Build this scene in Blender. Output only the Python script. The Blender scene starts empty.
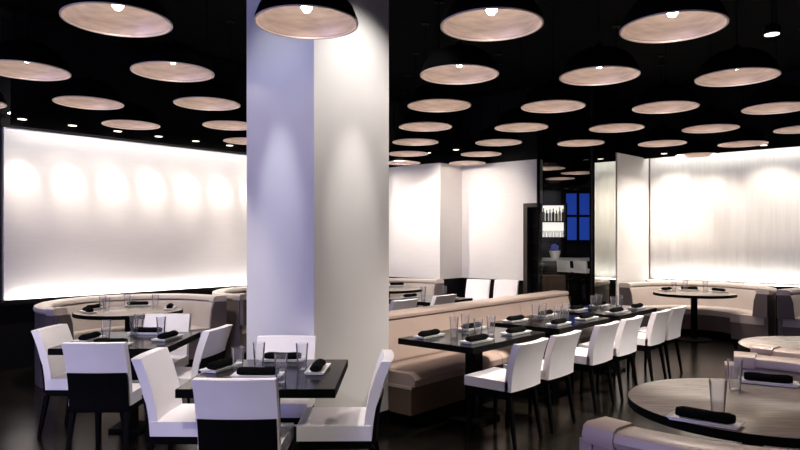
import bpy, bmesh, math, random
from mathutils import Vector, Matrix
random.seed(7)
PI = math.pi
S = bpy.context.scene
C = S.collection
R = math.radians

# ---------------------------------------------------------------- frame of the room
F_PX, YH, HC = 655.0, 239.0, 1.6
TH = R(41.0)
AX = (math.sin(TH), math.cos(TH))          # room axis running away to the right
BX = (-math.cos(TH), math.sin(TH))         # room axis running away to the left
ROT_A = PI/2 - TH                           # z rotation that takes local +X to AX
P0 = (0.1165, 5.45)                         # near seat corner of the long banquette


def ab(a, b, o=P0):
    return (o[0] + a*AX[0] + b*BX[0], o[1] + a*AX[1] + b*BX[1])


# ---------------------------------------------------------------- materials
def nd(nt, t, **kw):
    n = nt.nodes.new(t)
    for k, v in kw.items():
        setattr(n, k, v)
    return n


def mat(name, col, rough=.5, metal=0., spec=.5, var=.0, scale=8., bump=0., bscale=60., stretch=None,
        coat=0., rvar=0., sheen=0.):
    m = bpy.data.materials.new(name)
    m.use_nodes = True
    nt = m.node_tree
    p = nt.nodes['Principled BSDF']
    p.inputs['Base Color'].default_value = (*col, 1)
    p.inputs['Roughness'].default_value = rough
    p.inputs['Metallic'].default_value = metal
    p.inputs['Specular IOR Level'].default_value = spec
    p.inputs['Coat Weight'].default_value = coat
    p.inputs['Sheen Weight'].default_value = sheen
    tc = nd(nt, 'ShaderNodeTexCoord')
    mp = nd(nt, 'ShaderNodeMapping')
    nt.links.new(tc.outputs['Object'], mp.inputs['Vector'])
    if stretch:
        mp.inputs['Scale'].default_value = stretch
    if var or rvar:
        nz = nd(nt, 'ShaderNodeTexNoise')
        nz.inputs['Scale'].default_value = scale
        nz.inputs['Detail'].default_value = 5
        nt.links.new(mp.outputs['Vector'], nz.inputs['Vector'])
        if var:
            rp = nd(nt, 'ShaderNodeValToRGB')
            rp.color_ramp.elements[0].position = .3
            rp.color_ramp.elements[1].position = .7
            rp.color_ramp.elements[0].color = (*[max(0, c*(1-var)) for c in col], 1)
            rp.color_ramp.elements[1].color = (*[min(1, c*(1+var)) for c in col], 1)
            nt.links.new(nz.outputs['Fac'], rp.inputs['Fac'])
            nt.links.new(rp.outputs['Color'], p.inputs['Base Color'])
        if rvar:
            mr = nd(nt, 'ShaderNodeMapRange')
            mr.inputs['To Min'].default_value = rough - rvar
            mr.inputs['To Max'].default_value = rough + rvar
            nt.links.new(nz.outputs['Fac'], mr.inputs['Value'])
            nt.links.new(mr.outputs['Result'], p.inputs['Roughness'])
    if bump:
        bz = nd(nt, 'ShaderNodeTexNoise')
        bz.inputs['Scale'].default_value = bscale
        nt.links.new(mp.outputs['Vector'], bz.inputs['Vector'])
        bp = nd(nt, 'ShaderNodeBump')
        bp.inputs['Strength'].default_value = bump
        bp.inputs['Distance'].default_value = .004
        nt.links.new(bz.outputs['Fac'], bp.inputs['Height'])
        nt.links.new(bp.outputs['Normal'], p.inputs['Normal'])
    return m


def emit(name, col, strength):
    m = bpy.data.materials.new(name)
    m.use_nodes = True
    p = m.node_tree.nodes['Principled BSDF']
    p.inputs['Base Color'].default_value = (*col, 1)
    p.inputs['Emission Color'].default_value = (*col, 1)
    p.inputs['Emission Strength'].default_value = strength
    return m


def glass(name, tint, edge, gloss=.03, milk=0.):
    m = bpy.data.materials.new(name)
    m.use_nodes = True
    nt = m.node_tree
    for n in list(nt.nodes):
        if n.type != 'OUTPUT_MATERIAL':
            nt.nodes.remove(n)
    out = [n for n in nt.nodes if n.type == 'OUTPUT_MATERIAL'][0]
    tr = nd(nt, 'ShaderNodeBsdfTransparent')
    tr.inputs['Color'].default_value = (*tint, 1)
    gl = nd(nt, 'ShaderNodeBsdfGlossy')
    gl.inputs['Roughness'].default_value = gloss
    fr = nd(nt, 'ShaderNodeFresnel')
    fr.inputs['IOR'].default_value = edge
    mx = nd(nt, 'ShaderNodeMixShader')
    nt.links.new(fr.outputs[0], mx.inputs[0])
    nt.links.new(tr.outputs[0], mx.inputs[1])
    nt.links.new(gl.outputs[0], mx.inputs[2])
    last = mx
    if milk:
        df = nd(nt, 'ShaderNodeBsdfDiffuse')
        tl = nd(nt, 'ShaderNodeBsdfTranslucent')
        ad = nd(nt, 'ShaderNodeMixShader')
        ad.inputs[0].default_value = .5
        nt.links.new(df.outputs[0], ad.inputs[1])
        nt.links.new(tl.outputs[0], ad.inputs[2])
        m2 = nd(nt, 'ShaderNodeMixShader')
        m2.inputs[0].default_value = milk
        nt.links.new(mx.outputs[0], m2.inputs[1])
        nt.links.new(ad.outputs[0], m2.inputs[2])
        last = m2
    nt.links.new(last.outputs[0], out.inputs['Surface'])
    return m


M = dict(
    floor=mat('floor_dark_stone', (.007, .006, .0045), .2, var=.35, scale=1.6, rvar=.07, spec=.28),
    ceiling=mat('ceiling_black_paint', (.0015, .0015, .0015), .9, spec=.05, var=.3, scale=3),
    black_wall=mat('black_lacquer_wall', (.004, .0035, .004), .6, spec=.15, var=.3, scale=4),
    white_wall=mat('white_textured_wall', (.84, .81, .79), .6, bump=.25, bscale=9, stretch=(.6, .6, 6), var=.02, scale=5),
    column=mat('column_satin_white', (.72, .71, .70), .38, var=.015, scale=3),
    curtain=mat('sheer_white_fabric', (.80, .78, .75), .8, var=.05, scale=6, stretch=(6, 6, .3), spec=.2),
    white_leather=mat('white_leather', (.84, .80, .81), .5, bump=.12, bscale=140, var=.03, scale=6, spec=.4),
    beige=mat('beige_leather', (.52, .455, .42), .42, bump=.12, bscale=120, var=.05, scale=4),
    beige_cap=mat('beige_leather_welt', (.60, .52, .47), .4, bump=.1, bscale=120, var=.04, scale=5),
    taupe_shaded=mat('taupe_shaded_leather', (.13, .105, .10), .5, bump=.12, bscale=120, var=.08, scale=4),  # taupe seat bases; on booth shells, shade put into the leather colour
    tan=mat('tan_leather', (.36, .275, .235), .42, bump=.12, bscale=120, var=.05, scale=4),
    tan_cap=mat('tan_leather_welt', (.46, .36, .31), .4, bump=.1, bscale=120, var=.04, scale=4),
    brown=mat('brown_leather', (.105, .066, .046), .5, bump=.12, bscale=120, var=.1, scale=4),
    black=mat('black_stained_wood', (.002, .0018, .0018), .65, spec=.06, var=.3, scale=20, stretch=(1, 1, .2)),
    blackm=mat('black_metal', (.002, .002, .002), .6, metal=0, spec=.08, var=.2, scale=20),
    table=mat('dark_wood_top', (.005, .0042, .004), .17, var=.35, scale=14, stretch=(1, 9, 1), spec=.27, rvar=.05),
    round_top=mat('grey_brown_wood_top', (.30, .255, .215), .25, var=.2, scale=7, stretch=(1, 7, 1), spec=.6),
    napkin=mat('black_cotton', (.0025, .0025, .003), .95, bump=.5, bscale=90, var=.3, scale=30, spec=.04),
    plate=mat('white_porcelain', (.82, .81, .80), .15, var=.01, scale=5),
    shade_out=mat('black_enamel_shade', (.0015, .0015, .0015), .8, var=.3, scale=10, spec=.03),
    shade_in=mat('brushed_bronze_lining', (.50, .415, .37), .45, metal=.25, var=.22, scale=5, stretch=(1, 1, 7)),
    rim=mat('pale_bronze_rim', (.58, .50, .46), .4, metal=.2, var=.05, scale=8),
    bulb=emit('glowing_bulb', (1, .85, .74), 48.),
    lens=emit('spot_lens', (1, .93, .85), 2.2),
    led=emit('led_strip', (1, .95, .9), 15.),
    led_curtain=emit('led_strip_curtain', (1, .96, .9), 13.),
    glassware=glass('clear_glass', (.97, .97, .98), 1.22, gloss=.12, milk=.07),
    smoked=glass('smoked_glass', (.82, .84, .86), 1.3, .01),
    duct=mat('duct_dark_grey', (.03, .028, .025), .6, metal=.3, var=.2, scale=6),
    wood_frame=mat('brown_door_frame', (.045, .033, .028), .5, var=.25, scale=12, stretch=(1, 1, .2)),
    blue=emit('blue_lit_glass', (.015, .06, .42), .7),
    shelf_glow=emit('lit_shelf_back', (.9, .84, .74), 1.5),
    stone=mat('grey_bar_stone', (.45, .43, .40), .3, var=.25, scale=8),
    bottle_amber=mat('amber_bottle', (.16, .05, .012), .12, var=.2, scale=9),
    bottle_dark=mat('dark_green_bottle', (.012, .02, .01), .12, var=.2, scale=9),
    bottle_clear=mat('clear_bottle', (.42, .38, .34), .12, var=.1, scale=9),
    bottle_cap=mat('bottle_cap', (.25, .2, .14), .35, metal=.4, var=.1),
    blue_petals=mat('blue_petals', (.06, .12, .62), .6, var=.4, scale=30),
    foil=mat('frame_mirror_edge', (.01, .01, .01), .3, var=.1),
)
mm = bpy.data.materials.new('tinted_mirror')
mm.use_nodes = True
_p = mm.node_tree.nodes['Principled BSDF']
_p.inputs['Base Color'].default_value = (.50, .52, .48, 1)
_p.inputs['Metallic'].default_value = 1
_p.inputs['Roughness'].default_value = .03
_nz = mm.node_tree.nodes.new('ShaderNodeTexNoise')
_nz.inputs['Scale'].default_value = 2
_mr = mm.node_tree.nodes.new('ShaderNodeMapRange')
_mr.inputs['To Min'].default_value = .02
_mr.inputs['To Max'].default_value = .05
mm.node_tree.links.new(_nz.outputs['Fac'], _mr.inputs['Value'])
mm.node_tree.links.new(_mr.outputs['Result'], _p.inputs['Roughness'])
M['mirror'] = mm


# ---------------------------------------------------------------- mesh helpers
def obj(name, bm, m, parent=None, smooth=False, bevel=0., seg=2):
    if bevel:
        bmesh.ops.bevel(bm, geom=[e for e in bm.edges if e.calc_face_angle(0) > .6], offset=bevel, segments=seg,
                        profile=.6, affect='EDGES')
    bmesh.ops.recalc_face_normals(bm, faces=bm.faces)
    me = bpy.data.meshes.new(name)
    bm.to_mesh(me)
    bm.free()
    for k in (m if isinstance(m, (list, tuple)) else [m]):
        me.materials.append(M[k])
    if smooth:
        me.polygons.foreach_set('use_smooth', [True]*len(me.polygons))
        try:
            me.set_sharp_from_angle(angle=R(40))
        except Exception:
            pass
    o = bpy.data.objects.new(name, me)
    C.objects.link(o)
    if parent:
        o.parent = parent
    return o


def NB():
    return bmesh.new()


def box(bm, x0, x1, y0, y1, z0, z1):
    vs = [bm.verts.new((x, y, z)) for z in (z0, z1) for y in (y0, y1) for x in (x0, x1)]
    for f in ((0, 2, 3, 1), (4, 5, 7, 6), (0, 1, 5, 4), (2, 6, 7, 3), (0, 4, 6, 2), (1, 3, 7, 5)):
        bm.faces.new([vs[i] for i in f])
    return bm


def lathe(bm, prof, n=32, cx=0., cy=0., close=True):
    """prof: list of (r,z); closed loop if close, poles where r==0"""
    rings = []
    for r, z in prof:
        if r < 1e-6:
            rings.append([bm.verts.new((cx, cy, z))])
        else:
            rings.append([bm.verts.new((cx+r*math.cos(2*PI*k/n), cy+r*math.sin(2*PI*k/n), z)) for k in range(n)])
    pairs = list(zip(rings, rings[1:]))
    if close and len(rings[0]) > 1 and len(rings[-1]) > 1:
        pairs.append((rings[-1], rings[0]))
    for a, b in pairs:
        for k in range(n):
            k2 = (k+1) % n
            if len(a) == 1 and len(b) == 1:
                continue
            if len(a) == 1:
                bm.faces.new((a[0], b[k], b[k2]))
            elif len(b) == 1:
                bm.faces.new((a[k], b[0], a[k2]))
            else:
                bm.faces.new((a[k], b[k], b[k2], a[k2]))
    return bm


def taper(bm, p0, p1, s0, s1, n=4):
    """bar from p0 to p1, square (n=4) or round section of half sizes s0,s1"""
    p0, p1 = Vector(p0), Vector(p1)
    rings = []
    for p, s in ((p0, s0), (p1, s1)):
        rings.append([bm.verts.new(p + Vector((s*math.cos(2*PI*(k+.5)/n)*1.3, s*math.sin(2*PI*(k+.5)/n)*1.3, 0))) for k in range(n)])
    for k in range(n):
        bm.faces.new((rings[0][k], rings[0][(k+1) % n], rings[1][(k+1) % n], rings[1][k]))
    bm.faces.new(rings[0][::-1])
    bm.faces.new(rings[1])
    return bm


def sweep_arc(bm, prof, f0, f1, n):
    """closed (r,z) profile swept about z from angle f0 to f1, capped"""
    rings = []
    for k in range(n+1):
        f = f0 + (f1-f0)*k/n
        rings.append([bm.verts.new((r*math.cos(f), r*math.sin(f), z)) for r, z in prof])
    m = len(prof)
    for a, b in zip(rings, rings[1:]):
        for k in range(m):
            bm.faces.new((a[k], a[(k+1) % m], b[(k+1) % m], b[k]))
    bm.faces.new(rings[0])
    bm.faces.new(rings[-1][::-1])
    return bm


def extrude_x(bm, prof, x0, x1):
    """closed (y,z) profile extruded along x"""
    a = [bm.verts.new((x0, y, z)) for y, z in prof]
    b = [bm.verts.new((x1, y, z)) for y, z in prof]
    m = len(prof)
    for k in range(m):
        bm.faces.new((a[k], a[(k+1) % m], b[(k+1) % m], b[k]))
    bm.faces.new(a)
    bm.faces.new(b[::-1])
    return bm


def slab(bm, fy, u0, u1, v0, v1, t, nu=8, nv=8, top=None):
    """upright curved slab: front surface y=fy(u,v) over x=u, z=v, thickness t towards -y"""
    def pt(i, j, back):
        u = u0+(u1-u0)*i/nu
        v = v0+(v1-v0)*j/nv
        if top:
            v = v0+(v1 + top(u)-v0)*j/nv
        tt = t(v) if callable(t) else t
        return (u, fy(u, v)-(tt if back else 0), v)
    g = [[[bm.verts.new(pt(i, j, b)) for j in range(nv+1)] for i in range(nu+1)] for b in (0, 1)]
    for b in (0, 1):
        for i in range(nu):
            for j in range(nv):
                bm.faces.new((g[b][i][j], g[b][i+1][j], g[b][i+1][j+1], g[b][i][j+1]))
    for i in range(nu):
        for j in (0, nv):
            bm.faces.new((g[0][i][j], g[0][i+1][j], g[1][i+1][j], g[1][i][j]))
    for j in range(nv):
        for i in (0, nu):
            bm.faces.new((g[0][i][j], g[0][i][j+1], g[1][i][j+1], g[1][i][j]))
    return bm


def thing(name, label, cat, loc=(0, 0, 0), rz=0., group=None):
    o = bpy.data.objects.new(name, None)
    o.empty_display_size = .1
    C.objects.link(o)
    o.location = loc
    o.rotation_euler = (0, 0, rz)
    return tag(o, label, cat, group)


def tag(o, label=None, cat=None, group=None, kind=None):
    for k, v in (('label', label), ('category', cat), ('group', group), ('kind', kind)):
        if v:
            o[k] = v
    return o


def dup(root, label, loc, rz=0., group=None):
    r = root.copy()
    C.objects.link(r)
    r.location = loc
    r.rotation_euler = (0, 0, rz)
    if label:
        r['label'] = label
    if group:
        r['group'] = group
    for ch in list(root.children):
        c = ch.copy()
        C.objects.link(c)
        c.parent = r
        for g in list(ch.children):
            d = g.copy()
            C.objects.link(d)
            d.parent = c
    return r


def struct(name, bm, m, parent=None, loc=None, rz=0., **kw):
    o = obj(name, bm, m, parent, **kw)
    if loc:
        o.location = loc
        o.rotation_euler = (0, 0, rz)
    o['kind'] = 'structure'
    return o


# ================================================================ THE SETTING
W0 = (-4.86, 7.96)                       # near end of the lit white wall
CEIL = 4.3


def quad_floor(name, z0, z1, m):
    bm = NB()
    box(bm, -11, 11, -6.5, 19.5, z0, z1)
    return struct(name, bm, m)


quad_floor('floor', -.1, 0, 'floor')
quad_floor('ceiling', CEIL, CEIL+.1, 'ceiling')

# wall behind the booths on the far left: local x along A, local y along B, origin W0
ra = ROT_A
LW = 6.1
b = NB(); box(b, .04, LW, 0, .15, .85, 2.97)
struct('wall_left', b, 'white_wall', loc=(*W0, 0), rz=ra)
b = NB(); box(b, -7, LW, .03, .18, 0, .85)
struct('baseboard_left', b, 'black_wall', loc=(*W0, 0), rz=ra)
b = NB(); box(b, -7, 0, .03, .18, .85, CEIL)
struct('wall_side', b, 'black_wall', loc=(*W0, 0), rz=ra)
b = NB(); box(b, 0, LW, -.02, .15, 2.97, CEIL)
struct('trim_1', b, 'black_wall', loc=(*W0, 0), rz=ra)
# cove ledges with LED strips, top and bottom
b = NB(); box(b, 0, LW, -.13, 0, .80, .83); box(b, 0, LW, -.13, -.115, .83, .855)
struct('trim_2', b, 'black_wall', loc=(*W0, 0), rz=ra)
b = NB(); box(b, .08, LW-.02, -.09, -.02, .832, .842)
tag(obj('led_strip', b, 'led'), 'glowing light strip along the bottom edge of the long white wall', 'light strip').location = (*W0, 0)
bpy.data.objects['led_strip'].rotation_euler.z = ra
b = NB(); box(b, 0, LW, -.36, -.34, 2.94, CEIL)
struct('trim_3', b, 'black_wall', loc=(*W0, 0), rz=ra)
b = NB(); box(b, .02, LW-.02, -.30, -.20, 3.10, 3.11)
o = tag(obj('led_strip', b, 'led'), 'glowing light strip along the top edge of the long white wall', 'light strip')
o.location = (*W0, 0); o.rotation_euler.z = ra

# back wall, two white panels with a step between them. local x along -B
rb = math.atan2(-BX[1], -BX[0])
S1 = (.745, 12.19)


def from_s1(t, a):
    return (S1[0]-t*BX[0]+a*AX[0], S1[1]-t*BX[1]+a*AX[1])


def wallrun(name, p, rz, x0, x1, y0, y1, z0, z1, m):
    bm = NB(); box(bm, x0, x1, y0, y1, z0, z1)
    return struct(name, bm, m, loc=(p[0], p[1], 0), rz=rz)


# local y = +A direction when x = -B ; (rot rb): x->(-B), y-> A
wallrun('wall_back', S1, rb, -3.4, 0, 0, .70, .85, 3.02, 'white_wall')
wallrun('baseboard_back', S1, rb, -3.4, 0, .04, .74, 0, .85, 'black_wall')
wallrun('trim_4', S1, rb, -3.4, 0, -.02, .72, 3.02, CEIL, 'black_wall')
S2 = from_s1(0, .70)
wallrun('wall_back_recess', S2, rb, 0, 1.37, 0, .15, .85, 3.02, 'white_wall')
wallrun('baseboard_recess', S2, rb, 0, 1.37, .04, .19, 0, .85, 'black_wall')
wallrun('trim_5', S2, rb, 0, 1.66, -.02, .15, 3.02, CEIL, 'black_wall')
wallrun('wall_back_header', S2, rb, 1.37, 1.66, 0, .15, 2.24, 3.02, 'white_wall')
# dark doorway under the header
df = NB(); box(df, 1.37, 1.45, -.03, .16, 0, 2.24); box(df, 1.45, 1.66, -.03, .16, 2.17, 2.24)
struct('trim_6', df, 'wood_frame', loc=(*S2, 0), rz=rb)
dd = NB(); box(dd, 1.45, 1.66, .10, .15, 0, 2.17)
door = struct('door_1', dd, 'black_wall', loc=(*S2, 0), rz=rb)
for k in range(7):
    b = NB(); box(b, 1.46, 1.65, .085, .10, .12+k*.29, .36+k*.29)
    obj('door_panel', b, 'black', door)
_e0 = from_s1(1.60, .87)
wallrun('wall_end', _e0, math.atan2(5.7, .80), 0, 5.7, 0, .12, 0, CEIL, 'black_wall')

# curtain wall on the right
CW = (4.54, 12.13)                        # inner corner; wall runs along -B towards the camera
RET = .98
wallrun('wall_return', (3.77, 11.37), math.atan2(CW[1]-11.37, CW[0]-3.77), 0, RET+.25, 0, .12, .0, 3.1, 'white_wall')
wallrun('wall_right', CW, rb, -.1, 9.5, .22, .35, 0, CEIL, 'white_wall')
wallrun('trim_7', CW, rb, -.1, 9.5, -.06, -.03, 3.08, CEIL, 'black_wall')
wallrun('baseboard_right', CW, rb, -.1, 9.5, .0, .22, 0, .83, 'black_wall')
b = NB(); box(b, .05, 9.4, .0, .05, 3.17, 3.18)
o = tag(obj('led_strip', b, 'led_curtain'), 'glowing light strip above the sheer white curtain', 'light strip')
o.location = (*CW, 0); o.rotation_euler.z = rb
b = NB(); box(b, .05, 9.4, .02, .07, .832, .842)
o = tag(obj('led_strip', b, 'led_curtain'), 'glowing light strip below the hem of the sheer white curtain', 'light strip')
o.location = (*CW, 0); o.rotation_euler.z = rb
# pleated sheer curtain
b = NB()
n = 420
xs = [.03+9.3*k/n for k in range(n+1)]


def pl(x):
    return .15 + .006*math.sin(x*38+1.7*math.sin(x*3.1)) + .010*math.sin(x*13+2*math.sin(x*1.3)) + .0015*math.sin(x*91)


rows = [[b.verts.new((x, pl(x)*(1 if z > 2 else 1.0), z)) for x in xs] for z in (.86, 1.6, 2.4, 3.22)]
for r0, r1 in zip(rows, rows[1:]):
    for k in range(n):
        b.faces.new((r0[k], r0[k+1], r1[k+1], r1[k]))
o = obj('sheer_curtain', b, 'curtain', smooth=True)
tag(o, 'long pleated sheer white curtain hanging behind the booths, lit from above and below', 'curtain')
o.location = (*CW, 0); o.rotation_euler.z = rb
md = o.modifiers.new('Solidify', 'SOLIDIFY'); md.thickness = .004

# outer shell, all behind the camera
wallrun('wall_rear', ab(-5.2, 0, (0, 0)), rb, -9.5, -6.6, -.15, 0, 0, CEIL, 'black_wall')
wallrun('wall_rear_sill', ab(-5.2, 0, (0, 0)), rb, -6.6, -1.0, -.15, 0, 0, .5, 'black_wall')
wallrun('wall_rear_head', ab(-5.2, 0, (0, 0)), rb, -6.6, -1.0, -.15, 0, 3.2, CEIL, 'black_wall')
wallrun('wall_rear_end', ab(-5.2, 0, (0, 0)), rb, -1.0, 3.0, -.15, 0, 0, CEIL, 'black_wall')
wallrun('wall_front', ab(-5.2, -2.6, (0, 0)), ROT_A, 0, 17, -.15, 0, 0, CEIL, 'black_wall')

# square column
COLW = .855
cn = (-.657, 5.0)
b = NB(); box(b, 0, COLW, 0, COLW, 0, CEIL)
col = struct('column', b, 'column', loc=(*cn, 0), rz=ROT_A)
b = NB(); box(b, -.012, COLW+.012, -.012, COLW+.012, 0, .13)
obj('column_base', b, 'black_wall', col)

# ================================================================ PENDANTS
HL = 1.4
RIM = .335


def make_pendant(name, label):
    t = thing(name, label, 'pendant lamp', group='dome pendants on the black ceiling')
    r = RIM
    outer = [(r, 0), (.985*r, .03), (.90*r, .10), (.74*r, .165), (.52*r, .21), (.28*r, .235), (.10*r, .243)]
    shell = outer + [(.10*r, .238), (.28*r, .230), (.515*r, .204), (.73*r, .159), (.885*r, .095), (.97*r, .03), (.985*r, .002)]
    b = NB(); lathe(b, shell, 48)
    b.faces.ensure_lookup_table()
    for f in b.faces:
        c = f.calc_center_median()
        # inside faces are the ones nearer the axis than the outer profile
        f.material_index = 0
    sh = obj('lamp_shade', b, ['shade_out'], t, smooth=True)
    inner = [(.965*r, .012), (.95*r, .04), (.875*r, .094), (.72*r, .156), (.51*r, .20), (.28*r, .226), (.06*r, .232)]
    inn = [(x+.006, z+.003) for x, z in inner][::-1]
    b = NB(); lathe(b, inner + inn, 48)
    obj('lining', b, 'shade_in', sh, smooth=True)
    b = NB(); lathe(b, [(r*1.002, -.003), (r*1.002, .004), (.965*r, .010), (.965*r, -.003)], 48)
    obj('rim', b, 'rim', sh, smooth=True)
    b = NB(); lathe(b, [(0, .17), (.022, .17), (.026, .235), (.03, .26), (.02, .28), (0, .28)], 16)
    obj('socket', b, 'shade_out', t, smooth=True)
    b = NB(); lathe(b, [(0, .070), (.02, .075), (.034, .095), (.038, .117), (.032, .14), (.018, .162), (.014, .172), (0, .172)], 14)
    obj('bulb', b, 'bulb', t, smooth=True)
    zc = CEIL - (HC+HL)
    b = NB(); lathe(b, [(0, .27), (.007, .27), (.007, zc-.02), (.05, zc-.02), (.05, zc-.002), (0, zc-.002)], 12)
    obj('rod', b, 'blackm', t, smooth=True)
    return t


def px(X, Y, Z):
    return 400 + F_PX*X/Y, YH - F_PX*(Z-HC)/Y


def inside_room(x, y, m=.42):
    # distance from the left wall, back wall and curtain wall
    d1 = -((x-W0[0])*BX[0] + (y-W0[1])*BX[1])
    d2 = -((x-S1[0])*AX[0] + (y-S1[1])*AX[1])
    if x > 1.0:
        d2 = -((x-S2[0])*AX[0] + (y-S2[1])*AX[1])
    d3 = -((x-CW[0])*AX[0] + (y-CW[1])*AX[1])
    if x > 3.2:
        d2 = 9
    return d1 > m and d2 > m and d3 > m


U = (.862*HL, .032*HL); V = (-.067*HL, .925*HL); O = (.429*HL, 3.07*HL)
ordn = ['first', 'second', 'third', 'fourth', 'fifth', 'sixth', 'seventh', 'eighth', 'ninth', 'tenth']
proto = None
lamps = []
for j in range(0, 7):
    row = []
    for i in range(-6, 7):
        x, y = O[0]+i*U[0]+j*V[0], O[1]+i*U[1]+j*V[1]
        u, v = px(x, y, HC+HL)
        w = F_PX*RIM/y
        if u+w < 1 or u-w > 799 or not inside_room(x, y):
            continue
        # hidden behind the white column or behind the mirrored partition
        if y > 5.2 and u-w > 246 and u+w < 388:
            continue
        if y > 10.2 and 537 < u < 640:
            continue
        row.append((u, x, y))
    row.sort()
    rown = ['nearest', 'second nearest', 'third nearest', 'fourth nearest', 'fifth nearest', 'sixth nearest', 'seventh nearest'][j]
    for q, (u, x, y) in enumerate(row):
        lab = f'black dome pendant with bronze lining, {ordn[q]} from left in the {rown} row'
        if j == 0 and abs(u-306) < 30:
            lab = 'black dome pendant with bronze lining hanging in front of the white column'
        lamps.append((x, y, lab))
for k, (x, y, lab) in enumerate(lamps):
    if proto is None:
        proto = make_pendant('pendant_lamp', lab)
        proto.location = (x, y, HC+HL)
    else:
        dup(proto, lab, (x, y, HC+HL))
# three more in the bar beyond the smoked glass
for q, (u, y) in enumerate(((548, 13.0), (577, 13.9), (560, 15.2))):
    dup(proto, f'dim dome pendant over the bar behind smoked glass, {["nearest", "middle", "farthest"][q]} of three',
        ((u-400)/F_PX*y, y, HC+HL), group='dome pendants over the bar')


# ================================================================ SPOTLIGHTS
def make_spot(label):
    t = thing('ceiling_spotlight', label, 'spotlight', group='ceiling spotlights')
    b = NB(); lathe(b, [(0, .0), (.052, .0), (.058, .005), (.058, .05), (.03, .07), (0, .07)], 16)
    obj('housing', b, 'blackm', t, smooth=True)
    b = NB(); lathe(b, [(0, -.004), (.050, -.004), (.050, .001), (0, .001)], 16)
    obj('lens', b, 'lens', t)
    b = NB(); taper(b, (0, 0, .06), (0, 0, CEIL-3.105), .004, .006, 8); box(b, -.05, .05, -.02, .02, CEIL-3.12, CEIL-3.097)
    obj('bracket', b, 'blackm', t)
    return t


def light(kind, loc, aim, energy, col=(1, .9, .8), size=R(60), blend=.6, rad=.04):
    l = bpy.data.lights.new('light', kind)
    l.energy = energy
    l.color = col
    if kind == 'SPOT':
        l.spot_size = size
        l.spot_blend = blend
        l.shadow_soft_size = rad
    o = bpy.data.objects.new('light', l)
    C.objects.link(o)
    o.location = loc
    d = Vector(aim)-Vector(loc)
    o.rotation_euler = d.to_track_quat('-Z', 'Y').to_euler()
    return o


spot_proto = None


def spot(loc, label, aim=None, energy=0, **kw):
    global spot_proto
    if spot_proto is None:
        spot_proto = make_spot(label)
        spot_proto.location = loc
    else:
        dup(spot_proto, label, loc)
    if energy:
        light('SPOT', (loc[0], loc[1], loc[2]-.03), aim, energy, **kw)


# wall washers along the white wall
for k in range(7):
    s = .08+.573*k
    base = ab(s, -.48, W0)
    foot = ab(s+.17, 0.0, W0)
    spot((base[0], base[1], 3.01), f'small ceiling spotlight washing the long white wall, {ordn[k]} from its near end',
         (*foot, 2.2), 50, size=R(40), blend=1., rad=.03)
    light('SPOT', (base[0], base[1], 2.97), (*foot, 1.3), 17, size=R(110), blend=1., rad=.03)
for k in range(5):
    s = .5+.78*k
    base = ab(-.45, -s, CW)
    foot = ab(.1, -s, CW)
    spot((base[0], base[1], 3.095), f'small ceiling spotlight above the sheer curtain, {ordn[k]} from the corner',
         (*foot, 1.6), 62, size=R(105), blend=1., rad=.03)
for k in range(2):
    base = ab(-.8, -(.35+.6*k), S1)
    foot = ab(.70, -(.35+.6*k), S1)
    spot((base[0], base[1], 3.095), f'small ceiling spotlight before the recessed white wall panel, {["nearer the corner", "nearer the doorway"][k]}',
         (*foot, 1.8), 70, size=R(100), blend=.95, rad=.04)

for k in range(2):
    base = ab(-1.0, .25+.85*k, S1)
    foot = ab(0, .25+.85*k, S1)
    spot((base[0], base[1], 3.095), f'added fill spotlight before the forward white back wall, {["nearer its corner", "nearer the column"][k]}',
         (*foot, 1.8), 130, size=R(100), blend=.95, rad=.04)  # pair added to brighten this stretch of wall
base = ab(.45, .0, (CW[0]-RET*AX[0]-.9*BX[0], CW[1]-RET*AX[1]-.9*BX[1]))
spot((*base, 3.095), 'added fill spotlight lighting the plain white return wall by the mirror', (CW[0]-.5*AX[0], CW[1]-.5*AX[1], 1.5), 150, size=R(110), blend=1.)  # added lamp, lifts the return wall
WARM = (1, .86, .74)
NEUT = (1, .93, .88)


def down(x, y, energy, aim=None, size=R(75), col=NEUT, lab=''):
    if 'before the column' in lab or 'aisle' in lab or 'behind us' in lab:
        spot((x, y, 3.095), lab, aim, energy, size=size, blend=.7, rad=.05, col=col)
        return
    lx, ly, _ = min(lamps, key=lambda q: (q[0]*1.09-x)**2+(q[1]*1.09-y)**2)
    d = math.hypot(lx, ly)
    aim = aim or (x, y, 0)
    x, y = lx+.53*lx/d, ly+.53*ly/d
    spot((x, y, 3.095), lab, aim, energy, size=size, blend=.7, rad=.05, col=col)


# ================================================================ CHAIRS
def legs(t, zt, hw, yf, yb, splay=.035, th=.02):
    for sx in (-1, 1):
        for y, dy in ((yf, .02), (yb, -.06)):
            b = NB(); taper(b, (sx*(hw+splay*.4), y+dy, 0), (sx*hw, y, zt), th*.6, th)
            obj('leg', b, 'black', t)


def make_tall_chair(label, group):
    """faces +y; white pad, white wrap at the back's head, black lower back"""
    t = thing('dining_chair', label, 'chair', group=group)
    b = NB(); box(b, -.225, .225, -.20, .25, .385, .475)
    obj('seat', b, 'white_leather', t, smooth=True, bevel=.022, seg=3)
    b = NB(); box(b, -.215, .215, -.20, .235, .335, .385)
    obj('seat_frame', b, 'black', t)

    def fy(u, v):
        h = (v-.40)/.46
        return -.165-.09*h*h-.02*h+.35*u*u
    b = NB(); slab(b, fy, -.22, .22, .40, .86, lambda v: .055 if v < .62 else .062, 10, 10)
    obj('backrest', b, 'white_leather', t, smooth=True, bevel=.014, seg=2)
    b = NB(); slab(b, lambda u, v: fy(u, v)-.052, -.212, .212, .36, .635, .022, 10, 6)
    obj('back_panel', b, 'black', t, smooth=True)
    legs(t, .34, .195, .215, -.20)
    return t


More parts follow.
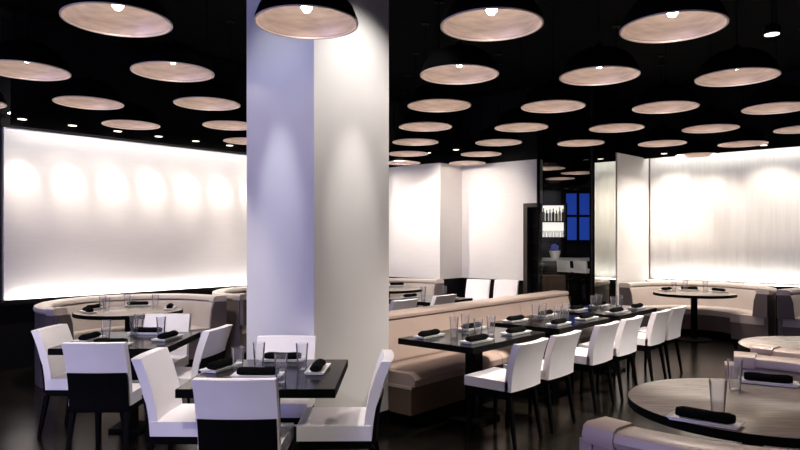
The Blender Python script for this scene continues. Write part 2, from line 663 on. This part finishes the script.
def make_low_chair(label, group):
    t = thing('dining_chair', label, 'chair', group=group)
    b = NB(); box(b, -.222, .222, -.19, .215, .437, .512)
    obj('seat', b, 'white_leather', t, smooth=True, bevel=.022, seg=3)
    b = NB(); box(b, -.205, .205, -.18, .20, .37, .437)
    obj('seat_frame', b, 'black', t)

    def fy(u, v):
        h = (v-.43)/.37
        return -.175-.075*h*h+.32*u*u
    b = NB(); slab(b, fy, -.222, .222, .437, .80, .06, 10, 8, top=lambda u: .14*u*u)
    obj('backrest', b, 'white_leather', t, smooth=True, bevel=.012, seg=2)
    legs(t, .40, .185, .175, -.18)
    return t


tall = make_tall_chair('white dining chair nearest us, its black lower back towards us', 'white chairs round the square tables')
tall.location = (-.875, 3.76, 0); tall.rotation_euler.z = 0
L1 = (-.82, 4.165); L2 = (-2.28, 5.54)
dup(tall, 'white dining chair facing us, against the lavender face of the column', (-.86, 4.70, 0), PI)
dup(tall, 'white dining chair seen edge-on beside the pale face of the column', (-.375, 4.16, 0), R(91))
dup(tall, 'white dining chair facing the column, between the two square tables, nearer one', (-1.335, 4.25, 0), R(-91))
dup(tall, 'bluish white chair with black lower back, near side of the farther square table', (-2.19, 4.97, 0), R(1))
dup(tall, 'white dining chair at the dark far-left end of the farther square table', (-2.65, 5.49, 0), R(-91))
dup(tall, 'white dining chair facing us between the farther square table and the curved booth', (-2.28, 6.17, 0), R(180))
dup(tall, 'white chair turned from the column, at the farther square table', (-1.80, 5.52, 0), R(80))

low = make_low_chair('low white dining chair nearest us in the row facing the banquette', 'low white chairs facing the banquette')
lows = [.32, .905, 1.74, 2.345, 3.18, 3.72]
rz_row = math.atan2(BX[1], BX[0]) - PI/2
names = [None, 'second', 'third', 'fourth', 'fifth', 'farthest']
for k, a in enumerate(lows):
    p = ab(a, -.655)
    if k == 0:
        low.location = (*p, 0); low.rotation_euler.z = rz_row
    else:
        dup(low, f'low white dining chair facing the banquette, {names[k]}{" in the row from us" if k < 5 else " one in the row"}', (*p, 0), rz_row)

# chairs beyond the banquette
BK = 'white chairs beyond the banquette'
dup(tall, 'white chair top showing over the banquette right beside the column', (*ab(1.86, 1.98), 0), rz_row, BK)
dup(tall, 'white chair top showing over the banquette between two dark tables', (*ab(2.72, 2.02), 0), rz_row, BK)
dup(tall, 'white chair facing us before the recessed wall panel, farther from the doorway', (1.31, 11.75, 0), R(152), BK)
dup(tall, 'white chair facing us before the recessed wall panel, nearer the doorway', (1.80, 11.6, 0), R(152), BK)


# ================================================================ TABLES
def edge_band(t, hx, hy):
    b = NB()
    e = .003
    for s_ in (-1, 1):
        x0, x1 = sorted((s_*hx, s_*(hx+e)))
        y0, y1 = sorted((s_*hy, s_*(hy+e)))
        box(b, x0, x1, -hy-e, hy+e, .699, .747)
        box(b, -hx, hx, y0, y1, .699, .747)
    obj('edge_band', b, 'black', t)


def make_square(label):
    t = thing('square_table', label, 'table', group='square dark tables')
    b = NB(); box(b, -.45, .45, -.455, .455, .70, .75)
    obj('tabletop', b, 'table', t, bevel=.004, seg=2)
    edge_band(t, .45, .455)
    b = NB(); box(b, -.05, .05, -.05, .05, .03, .70)
    obj('pedestal', b, 'black', t)
    b = NB(); box(b, -.13, .13, -.13, .13, 0, .03)
    obj('base', b, 'blackm', t, bevel=.006)
    return t


sq = make_square('square black table in front of the white column'); sq.location = (*L1, 0)
dup(sq, 'square dark table between the bluish chair and the curved booth', (*L2, 0))


def make_rect(label):
    t = thing('rectangular_table', label, 'table', group='tables along the banquette')
    b = NB(); box(b, -.575, .575, -.385, .385, .70, .75)
    obj('tabletop', b, 'table', t, bevel=.004, seg=2)
    edge_band(t, .575, .385)
    b = NB(); box(b, -.055, .055, -.055, .055, .03, .70)
    obj('pedestal', b, 'black', t)
    b = NB(); box(b, -.19, .19, -.15, .15, 0, .03)
    obj('base', b, 'blackm', t, bevel=.006)
    return t


TA = [.62, 2.05, 3.45]
TB = -.175
rc = make_rect('long dark table at the banquette, nearest the column'); rc.location = (*ab(TA[0], TB), 0); rc.rotation_euler.z = ROT_A
dup(rc, 'long dark table at the banquette, middle of three', (*ab(TA[1], TB), 0), ROT_A)
dup(rc, 'long dark table past the end of the banquette, farthest of three', (*ab(TA[2], TB), 0), ROT_A)
dup(sq, 'dark table beyond the banquette, partly hidden by the column side', (*ab(1.95, 2.42), 0), ROT_A)
dup(sq, 'dark table beyond the banquette, in front of the white chairs at the wall', (*ab(3.15, 2.36), 0), ROT_A)


def make_round(label):
    t = thing('round_table', label, 'table', group='round booth tables')
    r = .61
    b = NB(); lathe(b, [(0, .705), (r-.01, .705), (r, .71), (r, .745), (r-.006, .75), (0, .75)], 64)
    obj('tabletop', b, 'round_top', t, smooth=True)
    b = NB(); lathe(b, [(r+.0005, .704), (r+.003, .704), (r+.003, .747), (r+.0005, .747)], 64)
    obj('edge_band', b, 'black', t, smooth=True)
    b = NB(); lathe(b, [(0, .03), (.05, .03), (.05, .69), (.12, .705), (0, .705)], 20)
    obj('pedestal', b, 'black', t, smooth=True)
    b = NB(); lathe(b, [(0, 0), (.27, 0), (.27, .012), (.06, .03), (0, .03)], 32)
    obj('base', b, 'blackm', t, smooth=True)
    return t


BL1 = (-3.24, 7.84); BL2 = (BL1[0]+2.3*AX[0], BL1[1]+2.3*AX[1]); BL3 = (BL1[0]+4.6*AX[0], BL1[1]+4.6*AX[1])
BR1 = (4.67, 10.40); BR2 = (BR1[0]-2.32*BX[0], BR1[1]-2.32*BX[1])
BF1 = (1.83, 3.40); BF2 = (BF1[0]+2.3*AX[0], BF1[1]+2.3*AX[1])
rd = make_round('round table in the curved booth below the long white wall'); rd.location = (*BL1, 0)
dup(rd, 'round table edge just showing at the lavender side of the column', (*BL2, 0))
dup(rd, 'round table far off at the pale side of the column, below the back wall', (*BL3, 0))
dup(rd, 'round table in the curved booth before the sheer curtain', (*BR1, 0))
dup(rd, 'large round table nearest us, with two black napkins', (*BF1, 0))
dup(rd, 'round table behind the nearest booth, at the frame edge', (*BF2, 0))


# ================================================================ BOOTHS
def sc(p, k=.92):
    return [(r*k, z) for r, z in p]


def make_booth(label, outer='taupe_shaded', cap='beige_cap'):
    """curved booth opening to local -y"""
    t = thing('curved_booth', label, 'booth', group='curved booths')
    f0, f1 = R(-13), R(193)
    n = 44
    b = NB(); sweep_arc(b, sc([(.68, 0), (1.10, 0), (1.10, .09), (.68, .09)]), f0+.02, f1-.02, n)
    obj('plinth', b, 'black', t)
    b = NB(); sweep_arc(b, sc([(.64, .09), (1.16, .09), (1.16, .34), (.64, .34)]), f0, f1, n)
    obj('seat_base', b, 'taupe_shaded', t)
    b = NB(); sweep_arc(b, sc([(.62, .342), (1.16, .342), (1.16, .462), (1.0, .462), (.70, .462), (.645, .452), (.62, .425)]), f0+.01, f1-.01, n)
    obj('seat', b, 'beige', t, smooth=True)
    b = NB(); sweep_arc(b, sc([(1.0, .463), (1.16, .463), (1.16, .79), (1.10, .795), (1.055, .775), (1.03, .70)]), f0+.03, f1-.03, n)
    obj('backrest', b, 'beige', t, smooth=True)
    b = NB(); sweep_arc(b, sc([(1.162, .0), (1.225, .0), (1.225, .80), (1.162, .80)]), f0, f1, n)
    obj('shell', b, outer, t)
    b = NB(); sweep_arc(b, sc([(1.06, .80), (1.235, .80), (1.245, .82), (1.235, .85), (1.21, .86), (1.10, .86), (1.07, .848), (1.055, .82)]), f0-.01, f1+.01, n)
    obj('top_rail', b, cap, t, smooth=True)
    for f, g in ((f0-.02, f0+.10), (f1-.10, f1+.02)):
        b = NB(); sweep_arc(b, sc([(1.05, .79), (1.24, .79), (1.252, .82), (1.242, .858), (1.215, .87), (1.09, .87), (1.06, .856), (1.045, .82)]), f, g, 3)
        obj('rail_end', b, cap, t, smooth=True)
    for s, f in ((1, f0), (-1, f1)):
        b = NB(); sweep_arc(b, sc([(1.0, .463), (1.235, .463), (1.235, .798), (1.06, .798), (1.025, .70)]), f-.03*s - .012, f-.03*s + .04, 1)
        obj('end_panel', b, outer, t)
    return t


aB = math.atan2(-BX[1], -BX[0])             # opening towards -B
# local -y is the opening; rotate so that -y -> wanted direction d : rz = angle(d)+pi/2
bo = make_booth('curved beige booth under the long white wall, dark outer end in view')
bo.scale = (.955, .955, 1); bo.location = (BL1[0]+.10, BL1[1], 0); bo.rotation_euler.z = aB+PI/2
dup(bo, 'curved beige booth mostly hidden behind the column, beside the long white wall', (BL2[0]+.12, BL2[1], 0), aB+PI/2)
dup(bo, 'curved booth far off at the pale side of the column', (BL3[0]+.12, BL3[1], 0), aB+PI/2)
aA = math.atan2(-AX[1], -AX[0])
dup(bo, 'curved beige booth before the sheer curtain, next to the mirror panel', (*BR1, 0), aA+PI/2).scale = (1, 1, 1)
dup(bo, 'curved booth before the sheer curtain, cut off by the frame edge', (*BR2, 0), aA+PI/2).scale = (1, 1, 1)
aF = math.atan2(BX[1], BX[0])
bo2 = make_booth('curved booth nearest us, round its big table', 'tan', 'tan_cap')  # same booth model; lighter shell colour stands in for brighter light here
bo2.location = (BF1[0]-.16, BF1[1]-.13, 0); bo2.rotation_euler.z = aF+PI/2
dup(bo2, 'curved booth behind the nearest one, at the frame edge', (*BF2, 0), aF+PI/2)

# long straight banquette: local x along A, local y along B
t = thing('banquette', 'long tan leather banquette running from the column towards the smoked glass', 'banquette', (*P0, 0), ROT_A)
LB = 3.95
b = NB(); box(b, .05, LB-.05, .09, .85, 0, .12); obj('plinth', b, 'black', t)
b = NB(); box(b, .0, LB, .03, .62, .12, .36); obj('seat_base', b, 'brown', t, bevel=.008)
xs = [0, 1.36, 2.68, LB]
for x0, x1 in zip(xs, xs[1:]):
    b = NB(); extrude_x(b, [(0, .362), (.56, .362), (.56, .465), (.06, .468), (.015, .452), (-.008, .42)], x0+.003, x1-.003)
    obj('seat', b, 'tan', t, smooth=True, bevel=.008)
    b = NB(); extrude_x(b, [(.50, .47), (.66, .47), (.66, .845), (.63, .85), (.595, .835), (.575, .78)], x0+.003, x1-.003)
    obj('backrest', b, 'tan', t, smooth=True, bevel=.008)
b = NB(); box(b, 0, LB, .662, .80, .12, .85); obj('back_shell', b, 'brown', t, bevel=.006)
b = NB(); extrude_x(b, [(.585, .852), (.81, .852), (.815, .875), (.80, .897), (.60, .897), (.58, .88)], -.005, LB+.005)
obj('top_rail', b, 'tan_cap', t, smooth=True)
b = NB(); box(b, -.012, .0, .02, .40, .34, .365); obj('piping', b, 'tan_cap', t, bevel=.004)


# ================================================================ TABLEWARE
def make_plate(label):
    t = thing('oblong_plate', label, 'plate', group='oblong white plates')
    b = NB(); box(b, -.145, .145, -.055, .055, .004, .012)
    obj('plate_well', b, 'plate', t, bevel=.003)
    b = NB()
    o_ = [(-.155, -.062), (.155, -.062), (.155, .062), (-.155, .062)]
    i_ = [(-.143, -.053), (.143, -.053), (.143, .053), (-.143, .053)]
    lo = [b.verts.new((x, y, .0125)) for x, y in i_]
    hi = [b.verts.new((x, y, .021)) for x, y in o_]
    l2 = [b.verts.new((x, y, .006)) for x, y in i_]
    h2 = [b.verts.new((x, y, .016)) for x, y in o_]
    for k in range(4):
        q = (k+1) % 4
        b.faces.new((lo[k], lo[q], hi[q], hi[k])); b.faces.new((l2[k], h2[k], h2[q], l2[q])); b.faces.new((hi[k], hi[q], h2[q], h2[k]))
        b.faces.new((lo[k], l2[k], l2[q], lo[q]))
    obj('plate_rim', b, 'plate', t)
    b = NB(); box(b, -.10, .10, -.04, .04, 0, .004); obj('foot', b, 'plate', t)
    return t


def make_napkin(label):
    b = NB()
    n, m = 10, 14
    rings = []
    for k in range(n+1):
        x = -.125+.25*k/n
        e = min(1, (1-abs(k/n*2-1))*5+.75)
        ring = []
        for q in range(m):
            f = 2*PI*q/m
            rr = 1+.07*math.sin(3*f+x*30)
            z = .024+.024*math.sin(f)*e*rr
            ring.append(b.verts.new((x, .038*math.cos(f)*e*rr, max(.0005, z))))
        rings.append(ring)
    for r0, r1 in zip(rings, rings[1:]):
        for q in range(m):
            b.faces.new((r0[q], r0[(q+1) % m], r1[(q+1) % m], r1[q]))
    b.faces.new(rings[0][::-1]); b.faces.new(rings[-1])
    o = obj('rolled_napkin', b, 'napkin', smooth=True)
    return tag(o, label, 'napkin', 'rolled black napkins')


def make_glass(label):
    b = NB()
    lathe(b, [(0, 0), (.027, 0), (.029, .003), (.041, .168), (.038, .168), (.0265, .022), (.02, .018), (0, .017)], 24)
    o = obj('tumbler', b, 'glassware', smooth=True)
    return tag(o, label, 'glass', 'clear tumblers')


protos = {}


def put(kind, maker, label, loc, rz):
    if kind not in protos:
        o = maker(label)
        protos[kind] = o
        o.location = loc; o.rotation_euler.z = rz
    else:
        dup(protos[kind], label, loc, rz)


def setting(tdesc, side, x, y, rz, gx=None, gy=None, plate=True, napkin_rz=0.):
    """plate lies tangential (its long side along local x), napkin on it, tumbler at gx,gy"""
    z = .7505
    if plate:
        put('p', make_plate, f'oblong white plate {side} of the {tdesc}', (x, y, z), rz)
        put('n', make_napkin, f'rolled black napkin {side} of the {tdesc}', (x, y, z+.0127), rz+napkin_rz)
    if gx is not None:
        put('g', make_glass, f'clear tumbler {side} of the {tdesc}', (gx, gy, z), 0)


def from_px(u, v, h=.75):
    y = F_PX*(HC-h)/(v-YH)
    return ((u-400)/F_PX*y, y)


# square table before the column
T = 'square table before the column'
for side, pp, rz, gg in (('on the near side', (258, 377), 0, (281, 382)), ('on the booth side', (222, 369), R(70), (238, 374)),
                         ('on the column side', (283, 361), 0, (259, 368)), ('on the open side', (318, 371), R(88), (302, 369))):
    setting(T, side, *from_px(*pp), rz, *from_px(*gg))
T = 'square table by the curved booth'
x, y = L2
g = from_px(106, 340); setting(T, 'on the near side', x-.02, y-.33, 0, *g)
g = from_px(134, 335); setting(T, 'on the dark side', x-.32, y-.05, R(85), *g)
g = from_px(139, 332); setting(T, 'on the far side', x+.02, y+.32, 0, *g)
g = from_px(161, 336); setting(T, 'on the aisle side', x+.31, y+.02, R(80), *g)

# tables along the banquette
for k, (T, a) in enumerate((('first banquette table', TA[0]), ('middle banquette table', TA[1]), ('last banquette table', TA[2]))):
    for (da, db, ga, gb, side) in ((-.32, -.25, -.14, -.14, 'at the near chair-side corner'), (.30, -.25, .12, -.10, 'at the far chair-side corner'),
                                   (-.36, .22, -.16, .10, 'at the near bench-side corner'), (.28, .22, .05, .13, 'at the far bench-side corner')):
        p = ab(a+da, TB+db); q = ab(a+ga, TB+gb)
        setting(T, side, *p, ROT_A+R(random.uniform(-4, 4)), *q)
for k, (T, a, bb) in enumerate((('dark table hidden by the column', 1.95, 2.42), ('dark table by the far chairs', 3.15, 2.36))):
    for (da, db, ga, gb, side) in ((.12, -.28, .25, -.10, 'on the near side'), (-.10, .25, -.05, .05, 'on the far side')):
        setting(T, side, *ab(a+da, bb+db), ROT_A, *ab(a+ga, bb+gb))


def round_settings(T, c, angs, rr=.46, gr=.30, goff=.3):
    for f, side in angs:
        f = R(f)
        setting(T, side, c[0]+rr*math.cos(f), c[1]+rr*math.sin(f), f+PI/2, c[0]+gr*math.cos(f+goff), c[1]+gr*math.sin(f+goff))


round_settings('booth table under the white wall', BL1, ((100, 'at the back'), (172, 'at the dark booth end'), (220, 'at the near edge'), (15, 'at the column edge')))
round_settings('booth table before the curtain', BR1, ((130, 'at the mirror edge'), (75, 'at the back'), (15, 'at the booth-end edge')))
setting('table peeking out by the lavender column face', 'at the edge', BL2[0]-.53, BL2[1]-.06, R(95))
setting('far round table below the back wall', 'at the edge', *from_px(397, 286), R(20))
# nearest round table, read from the photograph
T = 'nearest round table'
p = from_px(705, 423); g = from_px(718, 415); setting(T, 'on the near edge', *p, R(-38), *g)
p = from_px(768, 384); g = from_px(735, 389); setting(T, 'on the far edge', *p, R(-28), *g)

# ================================================================ SMOKED GLASS AND MIRROR
NE = (3.137, 10.64)                        # edge shared by glass and mirror
t = thing('glass_partition', 'tall smoked glass partition with black posts, the bar seen through it', 'partition', (*NE, 0), math.atan2(BX[1], BX[0]))
b = NB(); box(b, .05, .98, -.006, .006, .04, CEIL-.02); obj('pane', b, 'smoked', t)
for x in (.02, .98):
    b = NB(); box(b, x, x+.03, -.03, .03, 0, CEIL-.003); obj('post', b, 'blackm', t)
b = NB(); box(b, .05, .98, -.02, .02, 0, .04); obj('bottom_rail', b, 'blackm', t)
t = thing('mirror_panel', 'tall narrow tinted mirror panel reflecting the curtain, beside the smoked glass', 'mirror', (*NE, 0), ROT_A)
b = NB(); box(b, .06, .90, .0, .02, .03, CEIL-.02); obj('mirror_glass', b, 'mirror', t)
b = NB(); box(b, .04, .92, .021, .05, 0, CEIL-.003); obj('backing', b, 'blackm', t)

# ================================================================ BAR BEYOND THE GLASS
BY = 17.0


def bx_(u, y=BY):
    return (u-400)/F_PX*y


def bz_(v, y=BY):
    return HC-(v-YH)/F_PX*y


wallrun('wall_bar', (0, BY+.35), 0, 1.0, 9.0, 0, .15, 0, CEIL, 'black_wall')
t = thing('bar_shelf', 'lit back bar shelf unit holding bottles and glasses, beyond the smoked glass', 'shelf', (bx_(553), BY+.16, 0))
hw = .36
b = NB(); box(b, -hw, hw, .10, .14, bz_(237), bz_(205)); obj('back_panel', b, 'shelf_glow', t)
zs = [bz_(237), bz_(221)]
for z in zs:
    b = NB(); box(b, -hw, hw, -.12, .098, z-.03, z); obj('shelf', b, 'black', t)
for s in (-1, 1):
    b = NB(); box(b, s*hw-.02, s*hw+.02, -.12, .14, zs[0]-.5, bz_(203)); obj('upright', b, 'black', t)


def make_bottle(label, m, h=.30, r=.036):
    o = thing('bottle', label, 'bottle', group='bottles on the back bar shelf')
    b = NB(); lathe(b, [(0, 0), (r, 0), (r, h*.6), (r*.85, h*.68), (r*.4, h*.76), (r*.36, h*.94), (0, h*.94)], 14)
    obj('body', b, m, o, smooth=True)
    b = NB(); lathe(b, [(0, h*.94), (r*.4, h*.94), (r*.4, h), (0, h)], 12)
    obj('cap', b, 'bottle_cap', o, smooth=True)
    return o


for k in range(8):
    x = bx_(541.5+k*3.25)
    m = ['bottle_dark', 'bottle_amber', 'bottle_dark', 'bottle_clear', 'bottle_dark', 'bottle_amber', 'bottle_clear', 'bottle_amber'][k]
    o = make_bottle(f'{["dark", "amber", "dark", "clear", "dark", "amber", "clear", "amber"][k]} bottle on the back bar shelf, {ordn[k]} from left', m,
                    h=[.30, .34, .29, .31, .33, .28, .36, .32][k])
    o.location = (x, BY+.14, zs[1]+.0005)
for k in range(7):
    x = bx_(542.5+k*3.5)
    dup(protos['g'], f'clear glass on the lower bar shelf, {ordn[k]} from left', (x, BY+.14, zs[0]+.0005), 0, 'glasses on the lower bar shelf')
# blue lit window, four panes
t = struct('window_1', box(NB(), bx_(566), bx_(594), BY+.20, BY+.24, bz_(243), bz_(190)), 'blackm')
for (u0, u1) in ((568, 578.5), (581.5, 592)):
    for (v0, v1) in ((193, 214.5), (217, 240)):
        b = NB(); box(b, bx_(u0), bx_(u1), BY+.185, BY+.199, bz_(v1), bz_(v0)); obj('window_pane', b, 'blue', t)
# counter
CY = 15.2
zc = bz_(258, CY)
t = thing('bar_counter', 'long bar counter with grey stone top beyond the smoked glass', 'bar counter', (bx_(568, CY), CY, 0))
b = NB(); box(b, -.62, 1.1, -.3, .3, zc-.06, zc); obj('countertop', b, 'stone', t, bevel=.006)
b = NB(); box(b, -.6, 1.08, -.2, .26, 0, zc-.06); obj('front_panel', b, 'black', t)
# flower bowl
t = thing('flower_bowl', 'white bowl of blue flowers standing on the bar counter', 'flower bowl', (bx_(554, CY), CY-.08, zc+.0005))
b = NB(); lathe(b, [(0, 0), (.09, 0), (.135, .17), (.125, .17), (.08, .015), (0, .015)], 20); obj('bowl', b, 'plate', t, smooth=True)
b = NB()
for k in range(26):
    f = random.uniform(0, 2*PI); q = random.uniform(0, .10); z = .19+random.uniform(0, .14)*(1-q*5)
    bmesh.ops.create_icosphere(b, subdivisions=1, radius=random.uniform(.025, .04), matrix=Matrix.Translation((q*math.cos(f), q*math.sin(f), max(.16, z))))
obj('flowers', b, 'blue_petals', t, smooth=True)


def make_stool(label):
    o = thing('bar_stool', label, 'stool', group='white bar stools')
    b = NB(); box(b, -.18, .18, -.18, .18, .88, .95); obj('seat', b, 'white_leather', o, smooth=True, bevel=.02)
    b = NB(); slab(b, lambda u, v: -.15+.4*u*u-.1*(v-.95), -.18, .18, .95, 1.13, .04, 8, 4); obj('backrest', b, 'white_leather', o, smooth=True)
    for sx in (-1, 1):
        for sy in (-1, 1):
            b = NB(); taper(b, (sx*.2, sy*.2, 0), (sx*.15, sy*.15, .88), .012, .016); obj('leg', b, 'blackm', o)
    return o


st = make_stool('white bar stool at the counter beyond the glass, nearest the flower bowl')
st.location = (bx_(569, 14.4), 14.4, 0); st.rotation_euler.z = R(-60)
dup(st, 'white bar stool at the counter beyond the glass, nearest the blue window edge', (bx_(586, 14.0), 14.0, 0), R(-60))
# lounge seat in the dim bar
t = thing('lounge_seat', 'dim brown lounge seat in front of the bar counter beyond the glass', 'seat', (bx_(554, 13.2), 13.2, 0))
b = NB(); box(b, -.28, .28, -.25, .25, .12, .46); obj('seat', b, 'brown', t, bevel=.03, smooth=True)
b = NB(); box(b, -.28, .28, .20, .32, .40, .86); obj('backrest', b, 'brown', t, bevel=.03, smooth=True)
for sx in (-1, 1):
    for sy in (-1, 1):
        b = NB(); taper(b, (sx*.22, sy*.2, 0), (sx*.22, sy*.2, .13), .012, .016); obj('leg', b, 'black', t)

# ================================================================ LIGHT
down(-1.3, 3.7, 150, (-.8, 4.15, .5), lab='ceiling spotlight over the square table before the column', size=R(52))
down(-2.6, 5.0, 170, (-2.25, 5.6, .5), lab='ceiling spotlight over the square table by the curved booth', size=R(80))
down(*BL1, 171, lab='ceiling spotlight over the booth under the long white wall', size=R(85))
down(1.38, 6.0, 270, (.85, 5.5, .5), lab='ceiling spotlight over the first banquette table', size=R(72), col=WARM)
down(2.45, 5.9, 330, (1.9, 6.4, .5), lab='ceiling spotlight over the middle banquette table', size=R(72), col=WARM)
down(3.3, 7.4, 300, (2.9, 7.6, .5), lab='ceiling spotlight over the last banquette table', size=R(72), col=WARM)
down(*ab(2.2, .6), 420, (*ab(2.6, 2.0), .8), lab='ceiling spotlight over the tables beyond the banquette', size=R(85))
down(1.2, 10.9, 171, lab='ceiling spotlight over the two far white chairs', size=R(70))
down(*BR1, 209, lab='ceiling spotlight over the booth before the sheer curtain', size=R(80), col=WARM)
down(1.75, 3.5, 142, lab='ceiling spotlight over the nearest round table', size=R(80), col=WARM)
down(*BF2, 171, lab='ceiling spotlight over the round table at the frame edge', size=R(80), col=WARM)
down(*BL2, 152, lab='ceiling spotlight over the booth behind the column', size=R(85))
down(*ab(1.2, -2.4), 420, (*ab(1.3, -.9), .5), lab='added unseen fill spotlight over the aisle behind the low chairs', size=R(75))  # out-of-view lamp added to whiten the low chairs' backs
down(-.7, .9, 190, (-.8, 3.9, .35), lab='added fill spotlight behind us, aimed at the square table', size=R(34))  # front fill added out of view for the chairs' near sides
down(-2.9, 2.0, 250, (-2.3, 5.4, .5), lab='added fill spotlight above the aisle, aimed at the farther square table', size=R(36))  # same kind of added front fill, for the farther table
down(.9, .5, 60, (1.7, 3.0, .6), lab='added fill spotlight behind us, aimed at the nearest booth', size=R(60), col=WARM)  # added warm fill, offsets the blue daylight on the booth rail
down(*ab(3.3, -2.3), 300, (*ab(3.4, -.9), .5), lab='added unseen fill spotlight over the aisle by the farthest low chairs', size=R(70))  # second added aisle fill, evens out the far end of the row
# grazing pair on the column faces
mL = (cn[0]+.42*BX[0], cn[1]+.42*BX[1]); mR = (cn[0]+.42*AX[0], cn[1]+.42*AX[1])
pL = (mL[0]-.75*AX[0], mL[1]-.75*AX[1]); pR = (mR[0]-.75*BX[0], mR[1]-.75*BX[1])
spot((*pL, 3.85), 'ceiling spotlight trained on the lavender column face', (*mL, 2.4), 38, size=R(85), blend=1., col=(.76, .78, 1))
spot((*pR, 3.85), 'ceiling spotlight trained on the pale column face', (*mR, 2.3), 135, size=R(85), blend=1., col=NEUT)

light('SPOT', (*pL, 3.80), (*mL, 1.85), 150, col=(.88, .88, 1), size=R(21), blend=1.)
light('SPOT', (*pR, 3.80), (*mR, 1.85), 170, col=NEUT, size=R(21), blend=1.)
# evening daylight through the window of the rear wall
l = bpy.data.lights.new('window_daylight', 'AREA')
l.shape = 'RECTANGLE'; l.size = 5.4; l.size_y = 2.6; l.energy = 430; l.color = (.49, .47, 1.0)
o = bpy.data.objects.new('window_daylight', l); C.objects.link(o)
pw = ab(-5.25, 3.8, (0, 0))
o.location = (*pw, 1.85)
o.rotation_euler = Vector((AX[0], AX[1], 0)).to_track_quat('-Z', 'Z').to_euler()
# fill light added in the bar to lift the stools, no fixture
light('SPOT', (3.2, 12.6, 2.8), (3.8, 14.6, .9), 170, size=R(100))

w = bpy.data.worlds.new('World'); S.world = w; w.use_nodes = True
w.node_tree.nodes['Background'].inputs['Color'].default_value = (.004, .004, .005, 1)

# ================================================================ CAMERA
cd = bpy.data.cameras.new('Camera')
cd.sensor_width = 36; cd.lens = F_PX/800*36
cd.shift_y = (YH-225)/800
cd.clip_end = 100
cam = bpy.data.objects.new('Camera', cd); C.objects.link(cam)
cam.location = (0, 0, HC); cam.rotation_euler = (PI/2, 0, 0)
S.camera = cam
S.view_settings.view_transform = 'Standard'
S.view_settings.look = 'None'
S.view_settings.exposure = 0
S.view_settings.gamma = 1
S.view_settings.use_curve_mapping = False
S.cycles.use_denoising = True
